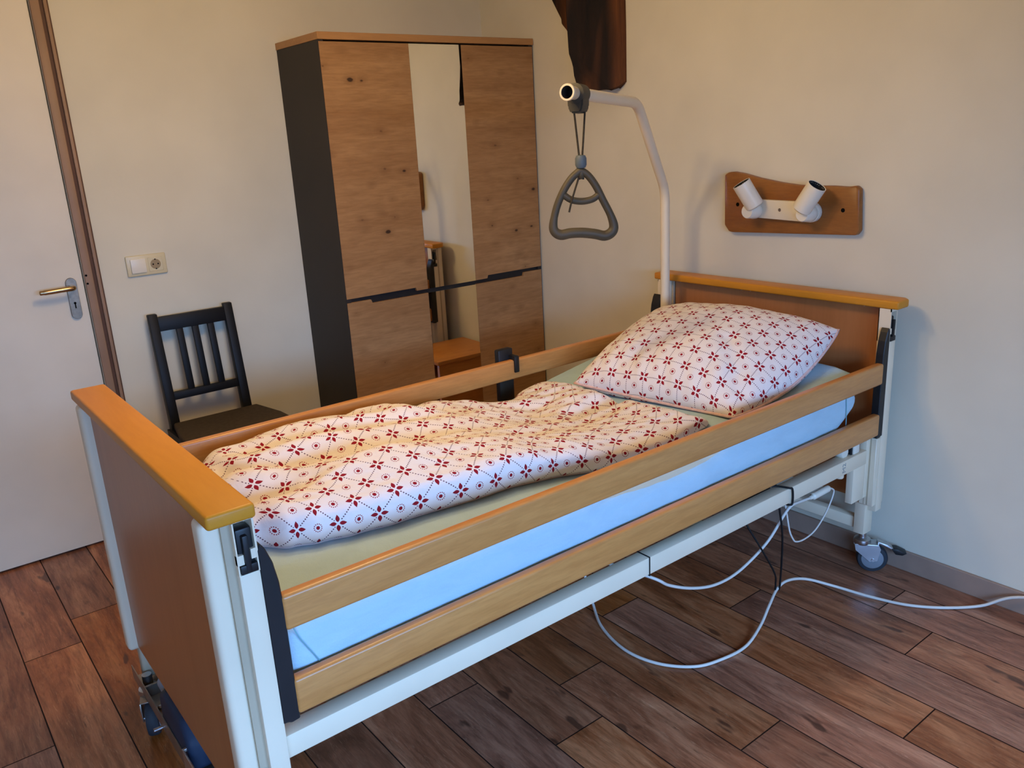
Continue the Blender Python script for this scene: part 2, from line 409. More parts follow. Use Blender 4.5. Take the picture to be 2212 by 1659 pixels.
# ------------------------------------------------------------------ wardrobe
wd = thing('wardrobe', (-.535, -.2, 0), 'tall knotty oak wardrobe with anthracite sides and a narrow mirror door', 'wardrobe')
X0, X1, WY, WT = -1.065, -.006, -.39, 1.923
obj('top_board', MB().box(X0-.003, X1, WY-.004, -.002, WT-.027, WT, .0015, 1), m_oaktop, wd, True)
mb = MB().box(X0, X0+.02, WY+.002, -.003, 0, WT-.028).box(X1-.022, X1-.002, WY+.002, -.003, 0, WT-.028)
obj('side_panel', MB().box(X0, X0+.022, WY+.002, -.003, 0, WT-.028), m_anth, wd)
obj('side_panel', MB().box(X1-.024, X1-.002, WY+.002, -.003, 0, WT-.028), m_anth, wd)
obj('carcass', MB().box(X0+.022, X1-.024, WY+.021, -.004, .03, WT-.03), m_hole, wd)
obj('plinth', MB().box(X0+.022, X1-.024, WY+.03, WY+.045, 0, .06), m_anth, wd)
yd0, yd1 = WY, WY+.018
def doorp(name, pts, m): return obj(name, MB().prism(pts, 'y', yd0, yd1, .0008, 1), m, wd)
doorp('door', [(-1.063, .893), (-.727, .893), (-.723, .879), (-.6655, .879), (-.6655, 1.889), (-1.063, 1.889)], m_oak)
doorp('door', [(-1.063, .07), (-.6655, .07), (-.6655, .861), (-.945, .861), (-.951, .877), (-1.063, .877)], m_oak)
doorp('door', [(-.4045, .879), (-.338, .879), (-.333, .893), (-.010, .893), (-.010, 1.889), (-.4045, 1.889)], m_oak)
doorp('door', [(-.4045, .07), (-.010, .07), (-.010, .877), (-.118, .877), (-.123, .861), (-.4045, .861)], m_oak)
mm = obj('mirror_door', MB().box(-.6635, -.4065, WY+.001, yd1, .879, 1.889), m_mirror, wd, label='mirror glass')
obj('mirror_door', MB().box(-.6635, -.4065, WY+.001, yd1, .07, .861), m_mirror, wd, label='mirror glass')
for o_ in [q_ for q_ in wd.children if q_.name.startswith('mirror_door')]:
    o_.data.transform(Matrix.Translation((-.535, WY, 0)) @ Matrix.Rotation(math.radians(-1), 4, 'Z') @ Matrix.Translation((.535, -WY, 0)))
obj('handle_strip', MB().box(X0+.004, X1-.006, WY+.012, WY+.0195, .855, .90), m_black, wd)

# ------------------------------------------------------------------ bedside cabinet (seen in the mirror)
ns = thing('bedside_cabinet', (-.24, -.95, 0), 'small open pine bedside cabinet behind the bed, seen in the mirror', 'cabinet')
nx0, nx1, ny0, ny1, nz = -.42, -.02, -1.15, -.77, .42
obj('cabinet_top', MB().box(nx0, nx1, ny0, ny1, nz-.022, nz, .004), m_pine, ns, True)
for y in (ny0+.012, ny1-.032): obj('side_panel', MB().box(nx0+.012, nx1-.01, y, y+.02, 0, nz-.022), m_pine, ns)
obj('back_panel', MB().box(nx1-.02, nx1-.01, ny0+.032, ny1-.032, .03, nz-.022), m_pine, ns)
obj('shelf', MB().box(nx0+.03, nx1-.02, ny0+.032, ny1-.032, .10, .118), m_pine, ns)
obj('shelf', MB().box(nx0+.03, nx1-.02, ny0+.032, ny1-.032, .27, .285), m_pine, ns)

# ------------------------------------------------------------------ chair
ch = thing('dining_chair', (-1.585, -.28, 0), 'black slatted wooden chair with brown fabric seat against the back wall', 'chair')
def post(x0, x1):
    mb = MB(); L = [(-.06, .90), (-.085, .46), (-.075, 0)]
    mb.prism([(-.058, .902), (-.034, .902), (-.082, .46), (-.045, 0), (-.083, 0), (-.122, .46)][:], 'x', x0, x1, .003)
    return mb
CX0, CX1 = -1.764, -1.426
obj('back_post', post(CX0, CX0+.036), m_chair, ch, True); obj('back_post', post(CX1-.036, CX1), m_chair, ch, True)
def backy(z): return -.046-.056*(.9-z)/.44
def rail(z0, z1):
    return MB().prism([(backy(z0)-.010, z0), (backy(z0)+.010, z0), (backy(z1)+.010, z1), (backy(z1)-.010, z1)], 'x', CX0+.03, CX1-.03, .002)
obj('top_rail', rail(.832, .888), m_chair, ch, True)
obj('back_rail', rail(.552, .583), m_chair, ch, True)
for xc in (-1.652, -1.589, -1.526):
    obj('slat', MB().prism([(backy(.57)-.007, .57), (backy(.57)+.007, .57), (backy(.84)+.007, .84), (backy(.84)-.007, .84)], 'x', xc-.013, xc+.013, .002), m_chair, ch, True)
sz = [(-1.755, -.120), (-1.405, -.120), (-1.370, -.30), (-1.365, -.50), (-1.80, -.50), (-1.785, -.30)]
obj('seat', MB().prism(sz, 'z', .435, .466, .009, 3), m_seat, ch, True)
obj('apron', MB().box(-1.775, -1.39, -.485, -.465, .36, .436).box(-1.775, -1.757, -.47, -.09, .36, .436).box(-1.408, -1.39, -.47, -.09, .36, .436), m_chair, ch)
obj('front_leg', MB().box(-1.79, -1.752, -.495, -.457, 0, .437, .003), m_chair, ch, True)
obj('front_leg', MB().box(-1.413, -1.375, -.495, -.457, 0, .437, .003), m_chair, ch, True)

# ------------------------------------------------------------------ wall lamp on its board
wl = thing('wall_lamp', (0, -1.77, 1.2), 'white twin spotlight mounted on a stained wooden board above the bed', 'lamp')
bp = [(-1.49, 1.328), (-1.508, 1.337), (-1.53, 1.339), (-1.57, 1.333), (-1.64, 1.317), (-1.73, 1.302), (-1.80, 1.294), (-1.86, 1.292), (-1.93, 1.293), (-1.985, 1.290), (-2.012, 1.294), (-2.025, 1.284), (-2.033, 1.150), (-2.022, 1.135), (-1.532, 1.119), (-1.515, 1.121), (-1.494, 1.145)]
brd = obj('mounting_board', MB().prism(bp, 'x', -.028, 0, .006, 2), m_lampwood, wl, True)
for (y, z) in ((-1.553, 1.222), (-1.973, 1.215)): obj('screw_hole', MB().lathe([(.007, 0), (.007, .001)], (-.028, y, z), (-1, 0, 0), 12), m_hole, brd)
mp = [(-1.63, 1.245), (-1.86, 1.240)]+[(-1.865-.034*math.sin(a*PI/10), 1.206+.034*math.cos(a*PI/10)) for a in range(0, 11)]+[(-1.63, 1.180)]
bpl = obj('base_plate', MB().prism(mp, 'x', -.048, -.028, .003, 2), m_white, wl, True)
obj('centre_screw', MB().lathe([(.006, 0), (.004, .0025)], (-.048, -1.745, 1.21), (-1, 0, 0), 12), m_steel, bpl)
def spot(yj, zj, ax, c):
    kn = obj('knuckle', MB().lathe([(.027, 0), (.029, .004), (.029, .02), (.026, .028), (.025, .05), (.022, .054)], (-.048, yj, zj), (-1, 0, 0), 28), m_white, wl, True)
    ax = Vector(ax).normalized(); c = Vector(c)
    sh = obj('spot_head', MB().lathe([(.002, -.002), (.024, -.001), (.031, .004), (.032, .010), (.032, .098), (.0298, .098), (.0296, .09)], c, ax, 36, cap=False), m_white, wl, True)
    obj('dark_liner_socket', MB().lathe([(.0296, .0965), (.0296, .03), (.012, .03), (.012, .06), (.001, .062)], c, ax, 28, cap=False), m_black, sh, label='black inside')  # socket stub plus black liner: shade inside the head put into the colour
spot(-1.648, 1.206, (-.45, .42, 1), (-.080, -1.668, 1.222))
spot(-1.868, 1.204, (.04, -.66, 1), (-.105, -1.866, 1.218))

# ------------------------------------------------------------------ hospital bed
bed = thing('hospital_bed', (-1.17, -1.734, 0), 'adjustable care bed with beech side rails and cream metal frame against the right wall', 'bed')
YN, YF = -2.236, -1.231
def capbar(xo, xi, z):
    # outline in plan with clipped corners, rounded long edges
    x0, x1 = min(xo, xi), max(xo, xi); c = .018
    if xo < xi: pl = [(x0, YN), (x1, YN), (x1, YF), (x0, YF)]
    else: pl = [(x0, YN), (x1-c, YN), (x1, YN+c), (x1, YF-c), (x1-c, YF), (x0, YF)]
    return MB().prism(pl, 'z', z-.026, z, .006, 3)
def endboard(sgn, xr, ztop):
    """sgn=+1 foot board (inner side towards +x), -1 head board. xr: outer edge of cap."""
    X = lambda d: xr+sgn*d          # d: distance inwards from the cap's outer edge
    pn = obj('head_board' if sgn < 0 else 'foot_board', MB().box(min(X(.020), X(.036)), max(X(.020), X(.036)), YN+.05, YF-.05, .25, ztop-.026), m_panel, bed)
    obj('top_cap', capbar(xr, X(.082), ztop), m_beechy, bed, True)
    for s, ye in ((1, YN), (-1, YF)):
        Y = lambda d: ye+s*d
        def bx(mb, d0, d1, e0, e1, z0, z1, bev=0, seg=2):
            return mb.box(min(X(d0), X(d1)), max(X(d0), X(d1)), min(Y(e0), Y(e1)), max(Y(e0), Y(e1)), z0, z1, bev, seg)
        ch_ = MB(); bx(ch_, .045, .082, .021, .062, .24, ztop-.13, .003)
        bx(ch_, .045, .0475, .021, .062, ztop-.131, ztop-.026); bx(ch_, .0785, .082, .021, .062, ztop-.131, ztop-.026)
        bx(ch_, .045, .082, .059, .062, ztop-.131, ztop-.026); bx(ch_, .045, .082, .021, .024, ztop-.034, ztop-.026)
        bx(ch_, .045, .057, .0215, .03, ztop-.112, ztop-.094); bx(ch_, .07, .082, .0215, .03, ztop-.106, ztop-.088)
        po = obj('corner_post', ch_, m_cream, bed, True)
        pr = MB(); bx(pr, -.003, .036, .040, .085, .24, ztop-.026, .012, 4)
        obj('round_profile', pr, m_cream, po, True)
        wb = MB(); bx(wb, .030, .046, .034, .07, .245, ztop-.026)
        obj('groove_web', wb, m_cream2, po)
        if s == 1 and sgn > 0:
            obj('bolt', MB().lathe([(.004, 0), (.004, .003)], (X(.038), Y(.033), .43), (0, -1, 0), 12), m_chrome, po, True)
        bt = MB(); bx(bt, .050, .0785, .027, .058, ztop-.130, ztop-.050, .005); bx(bt, .0575, .0675, .017, .03, ztop-.128, ztop-.060, .002)
        bx(bt, .0485, .0785, .018, .03, ztop-.129, ztop-.113, .002)
        obj('release_button', bt, m_black, po, True)
        # curved black rail guide
        gp = [(X(.080), .86), (X(.086), .872), (X(.094), .86), (X(.104), .83), (X(.110), .79), (X(.112), .74), (X(.112), .51), (X(.096), .508), (X(.088), .512), (X(.080), .512)]
        obj('rail_guide', MB().prism(gp, 'y', Y(.020 if s == 1 else .004), Y(.046), .002, 1), m_black, bed)
    return X
Xf = endboard(1, -2.262, .955)
Xh = endboard(-1, -.045, .955)
hb = [o for o in bed.children if o.name.startswith('head_board')][0]
for y in (-1.33, -1.62, -1.66, -2.10, -2.17): obj('panel_screw', MB().lathe([(.004, 0), (.003, .002)], (-.0815, y, .922), (-1, 0, 0), 10), m_chrome, hb)
# side rails
def siderail(y0, y1, z0, z1, x0=-2.153, x1=-.152):
    return MB().box(x0, x1, y0, y1, z0, z1, .007, 3)
NY0, NY1 = -2.219, -2.193
FY0, FY1 = -1.275, -1.249
obj('side_rail', siderail(NY0, NY1, .692, .761), m_beech, bed, True)
obj('side_rail', siderail(NY0, NY1, .519, .592), m_beech, bed, True)
obj('side_rail', siderail(FY0, FY1, .688, .757), m_beech, bed, True)
obj('side_rail', siderail(FY0, FY1, .519, .592), m_beech, bed, True)
cp_ = obj('rail_clamp', MB().box(-.937, -.873, -1.2485, -1.222, .605, .795, .006, 2), m_black, bed, True)
obj('clamp_hook', MB().box(-.893, -.873, -1.281, -1.225, .752, .772, .004, 2).box(-.893, -.873, -1.283, -1.274, .712, .77, .003), m_black, cp_, True)
obj('clamp_stem', MB().box(-.915, -.893, -1.24, -1.226, .50, .61, .002), m_black, cp_, True)
# long frame beams
obj('frame_beam', MB().box(-2.183, -.166, -2.192, -2.150, .418, .467, .003), m_cream, bed, True)
obj('frame_beam', MB().box(-2.183, -.166, -1.318, -1.276, .418, .467, .003), m_cream, bed, True)
for x in (-2.05, -1.5, -.95, -.4): obj('cross_bar', MB().box(x-.02, x+.02, -2.15, -1.318, .43, .46, .003), m_cream, bed, True)

# mattress profile along the bed
def ztop(x, y=-1.9):
    nb = .036*math.exp(-((x+.93)/.30)**2)*min(1, max(0, (-1.55-y)/.5))      # the near edge sags less
    if x < -1.5: return .685+nb*.2
    if x < -1.0:
        t = (x+1.5)/.5; return .685-.058*t*t*(3-2*t)+nb
    return .627+(x+1.0)*.175*min(1, (x+1.0)/.12)+nb
def zbot(x):
    if x < -1.1: t = min(1, (-1.1-x)/.5); return .474+.055*t*t*(3-2*t)
    return .474+.10*(x+1.1)
MX0, MX1, MY0, MY1 = -2.14, -.235, -2.183, -1.283
sb = MB()
for i in range(24):
    a = lerp(MX0+.02, MX1-.02, i/24); c = lerp(MX0+.02, MX1-.02, (i+.6)/24); z = min(zbot(a), zbot(c))-.010
    sb.box(a, c, -2.12, -1.35, z-.012, z, .002, 1)
for y_ in (-2.10, -1.40):
    sb.prism([(MX0+.01, .490), (MX0+.01, .514), (-1.6, .514), (-1.1, .459), (-.26, .543), (-.26, .518), (-1.1, .434), (-1.6, .490)], 'y', y_, y_+.03)
obj('slat_base', sb, m_cream2, bed)
mo = obj('lift_motor', MB().box(-.72, -.60, -2.135, -2.03, .40, .488, .012, 3).tube([(-.61, -2.07, .43), (-.36, -2.07, .45)], .016), m_black, bed, True)
# head end lifting gear and undercarriage
obj('lift_tube', MB().box(-.236, -.166, -2.189, -2.165, .295, .418, .002).box(-.166, -.124, -2.189, -2.165, .295, .50, .002).box(-.140, -.088, -2.186, -2.148, .148, .50, .003), m_cream, bed, True)
obj('lift_tube', MB().box(-.140, -.088, -1.325, -1.285, .148, .50, .003), m_cream, bed, True)
obj('roller', MB().lathe([(.018, 0), (.020, .004), (.020, .03), (.018, .034)], (-.27, -2.175, .482), (0, 1, 0), 20).box(-.235, -.20, -2.185, -2.16, .467, .50, .004), m_white, bed, True)
obj('roller_bracket', MB().box(-.242, -.226, -2.18, -2.165, .467, .515, .002), m_black, bed)
gp_ = obj('guide_profile', MB().box(-.149, -.128, -2.213, -2.165, .265, .505, .002, 1), m_cream, bed, True)
obj('profile_groove', MB().box(-.1497, -.148, -2.196, -2.192, .268, .503).box(-.1497, -.148, -2.184, -2.182, .268, .503), m_cream2, gp_)
obj('end_stop', MB().lathe([(.012, 0), (.014, .003), (.014, .02)], (-.288, -2.17, .400), (0, 0, 1), 18), m_cream, bed, True)
obj('cross_tube', MB().box(-.130, -.098, -2.149, -1.325, .160, .200, .003), m_cream, bed, True)
def caster(px, py, deg, lever, fm):
    """a caster built trailing to +Y, then turned by deg about its stem and set at (px, py)"""
    x = y = 0
    cs = obj('caster', MB().lathe([(.013, .095), (.013, .16)], (0, 0, 0), (0, 0, 1), 16).lathe([(.027, .104), (.029, .108), (.027, .120), (.016, .126)], (0, 0, 0), (0, 0, 1), 24), m_chrome, bed, True)
    wy = .035; parts = [cs]
    f = MB()
    for dx in (-.0245, .0215): f.prism([(-.026, .106), (.052, .106), (.058, .092), (wy+.014, .048), (wy-.010, .044), (-.022, .085)], 'x', dx, dx+.003)
    f.box(-.0245, .0245, -.026, .052, .103, .108, .002)
    parts.append(obj('fork', f, fm, cs, True))
    parts.append(obj('wheel', MB().lathe([(.040, -.016), (.047, -.0145), (.0505, -.008), (.0505, .008), (.047, .0145), (.040, .016)], (0, wy, .0507), (1, 0, 0), 40), m_rubber, cs, True))
    parts.append(obj('hub', MB().lathe([(.004, -.021), (.005, -.0185), (.034, -.0172), (.037, -.0150), (.037, .0150), (.034, .0172), (.005, .0185), (.004, .021)], (0, wy, .0507), (1, 0, 0), 30), m_hub, cs, True))
    parts.append(obj('axle', MB().lathe([(.005, -.027), (.006, -.026), (.006, .026), (.005, .027)], (0, wy, .0507), (1, 0, 0), 14), m_chrome, cs, True))
    if lever:
        parts.append(obj('brake_lever', MB().prism([(.048, .116), (.080, .106), (.104, .090), (.100, .084), (.078, .098), (.048, .106)], 'x', -.014, .014, .001), m_chrome, cs, True))
        parts.append(obj('lever_pad', MB().prism([(.092, .094), (.112, .094), (.142, .080), (.128, .072), (.106, .074)], 'x', -.018, .018, .002), m_black, cs, True))
    M_ = Matrix.Translation((px, py, 0)) @ Matrix.Rotation(math.radians(deg), 4, 'Z')
    for o_ in parts: o_.data.transform(M_)
caster(-.108, -2.167, 216.9, True, m_chrome)
caster(-.112, -1.305, 20, False, m_chrome)
# foot end undercarriage: open steel channel, casters, motor with pedal
def bxs(*L):
    m_ = MB()
    for q_ in L: m_.box(*q_)
    return m_
obj('lift_tube', MB().box(-2.238, -2.206, -1.29, -1.255, .13, .26, .008, 3), m_cream2, bed, True)
obj('lift_tube', MB().box(-2.238, -2.206, -2.21, -2.175, .13, .26, .008, 3), m_cream2, bed, True)
m_dull = plain('galvanised_steel', (150, 138, 124), .38, .85, .5, .08, 18)
cc = bxs((-2.256, -2.2535, -2.225, -1.235, .118, .156), (-2.2055, -2.203, -2.225, -1.235, .118, .156), (-2.256, -2.203, -2.225, -1.235, .115, .1185))
cc.box(-2.252, -2.207, -1.36, -1.352, .118, .15)
cch = obj('base_channel', cc, m_dull, bed)
for (bx_, by_) in ((-2.240, -1.33), (-2.217, -1.33), (-2.238, -1.43), (-2.222, -1.47)): obj('channel_bolt', MB().lathe([(.007, 0), (.007, .006), (.004, .009)], (bx_, by_, .1185), (0, 0, 1), 12), m_chrome, cch, True)
obj('axle_rod', MB().tube([(-2.275, -1.49, .105), (-2.19, -1.49, .105)], .005), m_chrome, cch)
caster(-2.236, -1.315, 163, False, m_dull)
caster(-2.23, -2.165, 20, False, m_dull)
mt = [(-1.50, .126), (-1.515, .225), (-1.56, .246), (-1.69, .246), (-1.735, .20), (-1.745, .126)]
obj('foot_motor', MB().prism(mt, 'x', -2.2525, -2.190, .014, 3), m_navy, bed, True)
obj('motor_cap', MB().lathe([(.022, 0), (.024, .004), (.024, .05), (.02, .054)], (-2.215, -1.502, .205), (0, 1, 0), 20), m_hub, bed, True)
obj('motor_bracket', MB().box(-2.262, -2.258, -1.80, -1.715, .115, .185, .001, 1).box(-2.262, -2.24, -1.722, -1.715, .178, .186, .001, 1).box(-2.206, -2.202, -1.80, -1.70, .115, .185, .001, 1), m_chrome, bed, True)
# printed mark on the near beam
def text_mesh(t, size, depth):
    c = bpy.data.curves.new('t', 'FONT'); c.body = t; c.size = size; c.extrude = depth; c.align_x = 'CENTER'; c.align_y = 'CENTER'
    o = bpy.data.objects.new('t', c); COL.objects.link(o); bpy.context.view_layer.update()
    me = bpy.data.meshes.new_from_object(o.evaluated_get(bpy.context.evaluated_depsgraph_get()))
    bpy.data.objects.remove(o); b_ = bmesh.new(); b_.from_mesh(me); bpy.data.meshes.remove(me); return b_
b_ = text_mesh('M2', .026, .0003)
bmesh.ops.transform(b_, matrix=Matrix.Translation((-.300, -2.1922, .443)) @ Matrix.Rotation(PI/2, 4, 'X') @ Matrix.Rotation(PI/2, 4, 'Z'), verts=b_.verts[:])
obj('printed_mark', b_, plain('mark_ink', (140, 142, 140), .6), bed)

# mattress in its fitted sheet
b = bmesh.new(); NXm, NS = 150, 44
prof = []
def section(x):
    zb = zbot(x); out = []; r = .035
    e = min(1, (x-MX0)/.03, (MX1-x)/.03)
    pts = []
    for i in range(NS):
        a = 2*PI*i/NS; ca, sa = math.cos(a), math.sin(a)
        k_ = (abs(ca)**9+abs(sa)**9)**(-1/9)
        y = (MY0+MY1)/2+ca*k_*(MY1-MY0)/2; zt = ztop(x, y); z = (zt+zb)/2+sa*k_*(zt-zb)/2
        pts.append((y, z))
    return pts
rings = []
for i in range(NXm+1):
    x = lerp(MX0, MX1, i/NXm); sh = 1
    d = min(i, NXm-i)/NXm*(MX1-MX0)
    rr_ = 1-.5*(1-min(1, d/.03))**2*.35
    pts = section(x); zc = (ztop(x)+zbot(x))/2; yc = (MY0+MY1)/2
    ring = []
    for (y, z) in pts:
        y2 = yc+(y-yc)*(1-(1-rr_)*.12); z2 = zc+(z-zc)*rr_
        xx = x
        if x > -.34 and z < zc: z2 += (x+.34)*.45*min(1, (zc-z)/.06)      # head end tucked up
        nz_ = noise.noise((x*9, y*9, z*14))*.003+noise.noise((x*30+z*40, y*12, z*30))*.0014
        if y < MY0+.02: y2 += nz_*1.2
        ring.append(b.verts.new((xx, y2, z2+nz_*.5)))
    rings.append(ring)
for A_, B_ in zip(rings, rings[1:]):
    for j in range(NS): b.faces.new((A_[j], B_[j], B_[(j+1) % NS], A_[(j+1) % NS]))
b.faces.new(rings[0]); b.faces.new(rings[-1][::-1])
bmesh.ops.recalc_face_normals(b, faces=b.faces[:])
mat_ = obj('mattress', b, m_sheet, None, True)
tag(mat_, 'long mattress in a pale blue fitted sheet lying in the bed frame', 'mattress')
sm = plain('sheet_seam_thread', (120, 168, 176), .9)
obj('sheet_seam', MB().tube(smooth_path([(-2.128, MY0-.002, .672), (-2.118, MY0-.0035, .645), (-2.095, MY0-.0045, .60), (-2.078, MY0-.004, .565)], 6), .0014, 6), sm, mat_)
obj('sheet_seam', MB().tube(smooth_path([(-.31, MY0-.0035, .72), (-.305, MY0-.0045, .66), (-.30, MY0-.0045, .60), (-.302, MY0-.004, .57)], 6), .0014, 6), sm, mat_)

# duvet
LAT = .066
near = [(-2.14, -1.83), (-2.065, -1.872), (-2.007, -1.928), (-1.953, -1.952), (-1.876, -1.973), (-1.78, -1.990), (-1.53, -2.016), (-1.38, -2.032), (-1.20, -2.062), (-1.0, -2.095), (-.85, -2.085), (-.76, -2.04)]
far = [(-2.14, -1.46), (-2.06, -1.40), (-1.94, -1.335), (-1.80, -1.318), (-1.56, -1.325), (-1.38, -1.35), (-1.28, -1.335), (-1.16, -1.37), (-1.04, -1.41), (-.92, -1.36), (-.85, -1.37), (-.80, -1.44), (-.73, -1.52)]
hgt = [(-2.14, .080), (-2.0, .106), (-1.75, .114), (-1.5, .104), (-1.3, .092), (-1.12, .072), (-.97, .078), (-.85, .072), (-.76, .06)]
valleys = [((-2.12, -1.52), (-1.78, -1.66), .045, .034), ((-2.14, -1.68), (-1.93, -1.80), .05, .034), ((-1.85, -1.66), (-1.25, -1.74), .06, .026), ((-1.95, -1.44), (-1.62, -1.54), .040, .022), ((-1.7, -1.50), (-1.4, -1.60), .035, .018),
           ((-1.43, -1.33), (-1.30, -1.55), .045, .030), ((-1.25, -1.45), (-1.05, -1.68), .06, .026), ((-1.02, -1.735), (-.74, -1.75), .035, .050), ((-1.34, -1.62), (-1.05, -1.78), .035, .016),
           ((-1.12, -1.84), (-.88, -1.82), .03, .016), ((-1.66, -1.80), (-1.1, -1.86), .04, .010), ((-1.15, -1.43), (-1.0, -1.60), .03, .016), ((-1.6, -1.36), (-1.52, -1.46), .03, .018), ((-2.05, -1.36), (-2.0, -1.55), .03, .016)]
def seg_d(x, y, a, c):
    p_ = Vector((x, y)); a = Vector(a); c = Vector(c); t = max(0, min(1, (p_-a).dot(c-a)/(c-a).length_squared))
    return (p_-(a+(c-a)*t)).length, t
def wrinkle(x, y):
    h = 0
    for a, c, wdt, dep in valleys:
        d, t = seg_d(x, y, a, c); h -= (1.25+.45*min(1, max(0, (-1.35-x)/.3)))*dep*math.exp(-(d/wdt)**2)*math.sin(PI*min(max(t*.9+.05, 0), 1))**.5
    h += .012*noise.noise((x*5, y*8, 2))+.008*(.35-abs(noise.noise((x*7+y*4, y*15, 6))))+.005*(.3-abs(noise.noise((x*15+y*9, y*24, 9))))
    h += .020*math.exp(-((x+1.97)/.07)**2-((y+1.60)/.06)**2)+.016*math.exp(-((x+1.72)/.16)**2-((y+1.84)/.07)**2)+.016*math.exp(-((x+1.18)/.07)**2-((y+1.44)/.06)**2)
    # gathered stripes on the raised lobe
    g = math.exp(-((x+.93)/.13)**2-((y+1.58)/.15)**2)
    h += .0035*g*math.sin((x*.55+y*.85)*95)
    return h
b = bmesh.new(); uvl = b.loops.layers.uv.new('UV')
GX, GY = 230, 150
XD0, XD1 = -2.135, -.800
def duv_pt(i, j, topside=True):
    s_ = i/GX; t = j/GY
    x = lerp(XD0, XD1, s_)
    y0, y1 = interp(x, far), interp(x, near)
    # wavy head edge: two rounded lobes
    if s_ > .8:
        k_ = (s_-.8)/.2
        x += k_*k_*(.03*math.cos((t-.28)*2*PI*1.35)-.015-.05*max(0, t-.8)*2)
    th0 = .42
    thv = PI+th0-t*(PI+2*th0)
    ca, sa = math.cos(thv), math.sin(thv)
    ca = math.copysign(abs(ca)**.62, ca); ss = math.sin(th0)
    e = (math.copysign(abs(sa)**.62, sa)+ss**.62)/(1+ss**.62)
    y = (y0+y1)/2-ca*-(y1-y0)/2 if False else (y0+y1)/2+ca*(y1-y0)/2*1.0
    ex = max(0, 1-abs(2*s_-1)**14)**.6
    hh = interp(x, hgt)*(.90-.13*math.cos(PI*t))
    base = ztop(min(max(x, MX0), MX1), y)+.003
    wk = max(0, e-.25)/.75
    z = base+max(.002, (hh*e+wrinkle(x, y)*min(1, wk*1.6))*ex)
    return x, y, z
V = [[None]*(GY+1) for _ in range(GX+1)]; UVc = [[None]*(GY+1) for _ in range(GX+1)]
P3 = [[Vector(duv_pt(i, j)) for j in range(GY+1)] for i in range(GX+1)]
for i in range(GX+1):
    al = 0
    for j in range(GY+1):
        if j: al += (P3[i][j]-P3[i][j-1]).length
        u_ = P3[i][j].x+.06*noise.noise((P3[i][j].x*2, P3[i][j].y*3, 4)); UVc[i][j] = [u_, al]
    mid = UVc[i][GY//2][1]
    for j in range(GY+1): UVc[i][j][1] -= UVc[i][GY][1]
for i in range(GX+1):
    for j in range(GY+1): V[i][j] = b.verts.new(P3[i][j])
for i in range(GX):
    for j in range(GY):
        f = b.faces.new((V[i][j], V[i][j+1], V[i+1][j+1], V[i+1][j]))
        for l, (a_, c_) in zip(f.loops, ((i, j), (i, j+1), (i+1, j+1), (i+1, j))):
            u_, v_ = UVc[a_][c_]; l[uvl].uv = ((u_+v_)*.7071/LAT+40, (u_-v_)*.7071/LAT+40)
# underside
edge = [(i, 0) for i in range(GX)]+[(GX, j) for j in range(GY)]+[(i, GY) for i in range(GX, 0, -1)]+[(0, j) for j in range(GY, 0, -1)]
low = [b.verts.new((P3[i][j].x, P3[i][j].y, ztop(min(max(P3[i][j].x, MX0), MX1), P3[i][j].y)+.001)) for i, j in edge]
for q_ in range(len(edge)):
    i, j = edge[q_]; i2, j2 = edge[(q_+1) % len(edge)]
    b.faces.new((V[i][j], V[i2][j2], low[(q_+1) % len(edge)], low[q_]))
bmesh.ops.recalc_face_normals(b, faces=b.faces[:])
dv = obj('duvet', b, m_print, None, 'all')
tag(dv, 'rumpled white duvet with red flowers stretched over the mattress', 'duvet')

# pillow
Lc, Tc, Rc, Bc = Vector((-.806, -1.493, .698)), Vector((-.235, -1.375, .825)), Vector((-.182, -2.075, .853)), Vector((-.750, -2.10, .706))
b = bmesh.new(); uvl = b.loops.layers.uv.new('UV'); G = 100; LATP = .0655
def pil(u, v, side):
    # u: foot->head, v: far->near, both 0..1
    a, c = 2*u-1, 2*v-1
    pu = .014*(1-c*c)*a*abs(a); pv = (.012 if c < 0 else -.022)*(1-a*a)*c*abs(c)
    p_ = (Lc*(1-u)+Tc*u)*(1-v)+(Bc*(1-u)+Rc*u)*v
    du = ((Tc-Lc)*(1-v)+(Rc-Bc)*v); dv_ = ((Bc-Lc)*(1-u)+(Rc-Tc)*u)
    p_ = p_-du.normalized()*pu-dv_.normalized()*pv
    if c > 0: p_.z -= .034*(1-a*a)*c*c
    if a < 0: p_.z -= .012*(1-c*c)*a*a
    fill = (max(0, 1-abs(a)**2.4)*max(0, 1-abs(c)**2.4))**.45
    n_ = du.cross(dv_).normalized()
    if n_.z < 0: n_ = -n_
    if side > 0:
        w_ = .006*noise.noise((u*4, v*4, 3))+.0045*noise.noise((u*9+v*3, v*8, 8))
        edge_ = 1-fill
        w_ += .006*edge_*fill*math.sin(v*60+3*math.sin(u*9))*(1 if u < .3 else .4)*1.2
        d_, t_ = seg_d(u, v, (.16, .93), (.42, .74)); w_ -= .014*math.exp(-(d_/.045)**2)
        d_, t_ = seg_d(u, v, (.10, .30), (.30, .42)); w_ -= .008*math.exp(-(d_/.05)**2)
        q_ = p_+n_*(.138*fill+w_*min(1, fill*3))
    else:
        q_ = p_-n_*(.075*fill)
        zt = ztop(min(max(q_.x, MX0), MX1), q_.y)+.004
        if q_.z < zt: q_.z = zt
    return q_
def cl(t): return t+(.5-.5*math.cos(PI*t)-t)*.75         # samples gather towards the seams
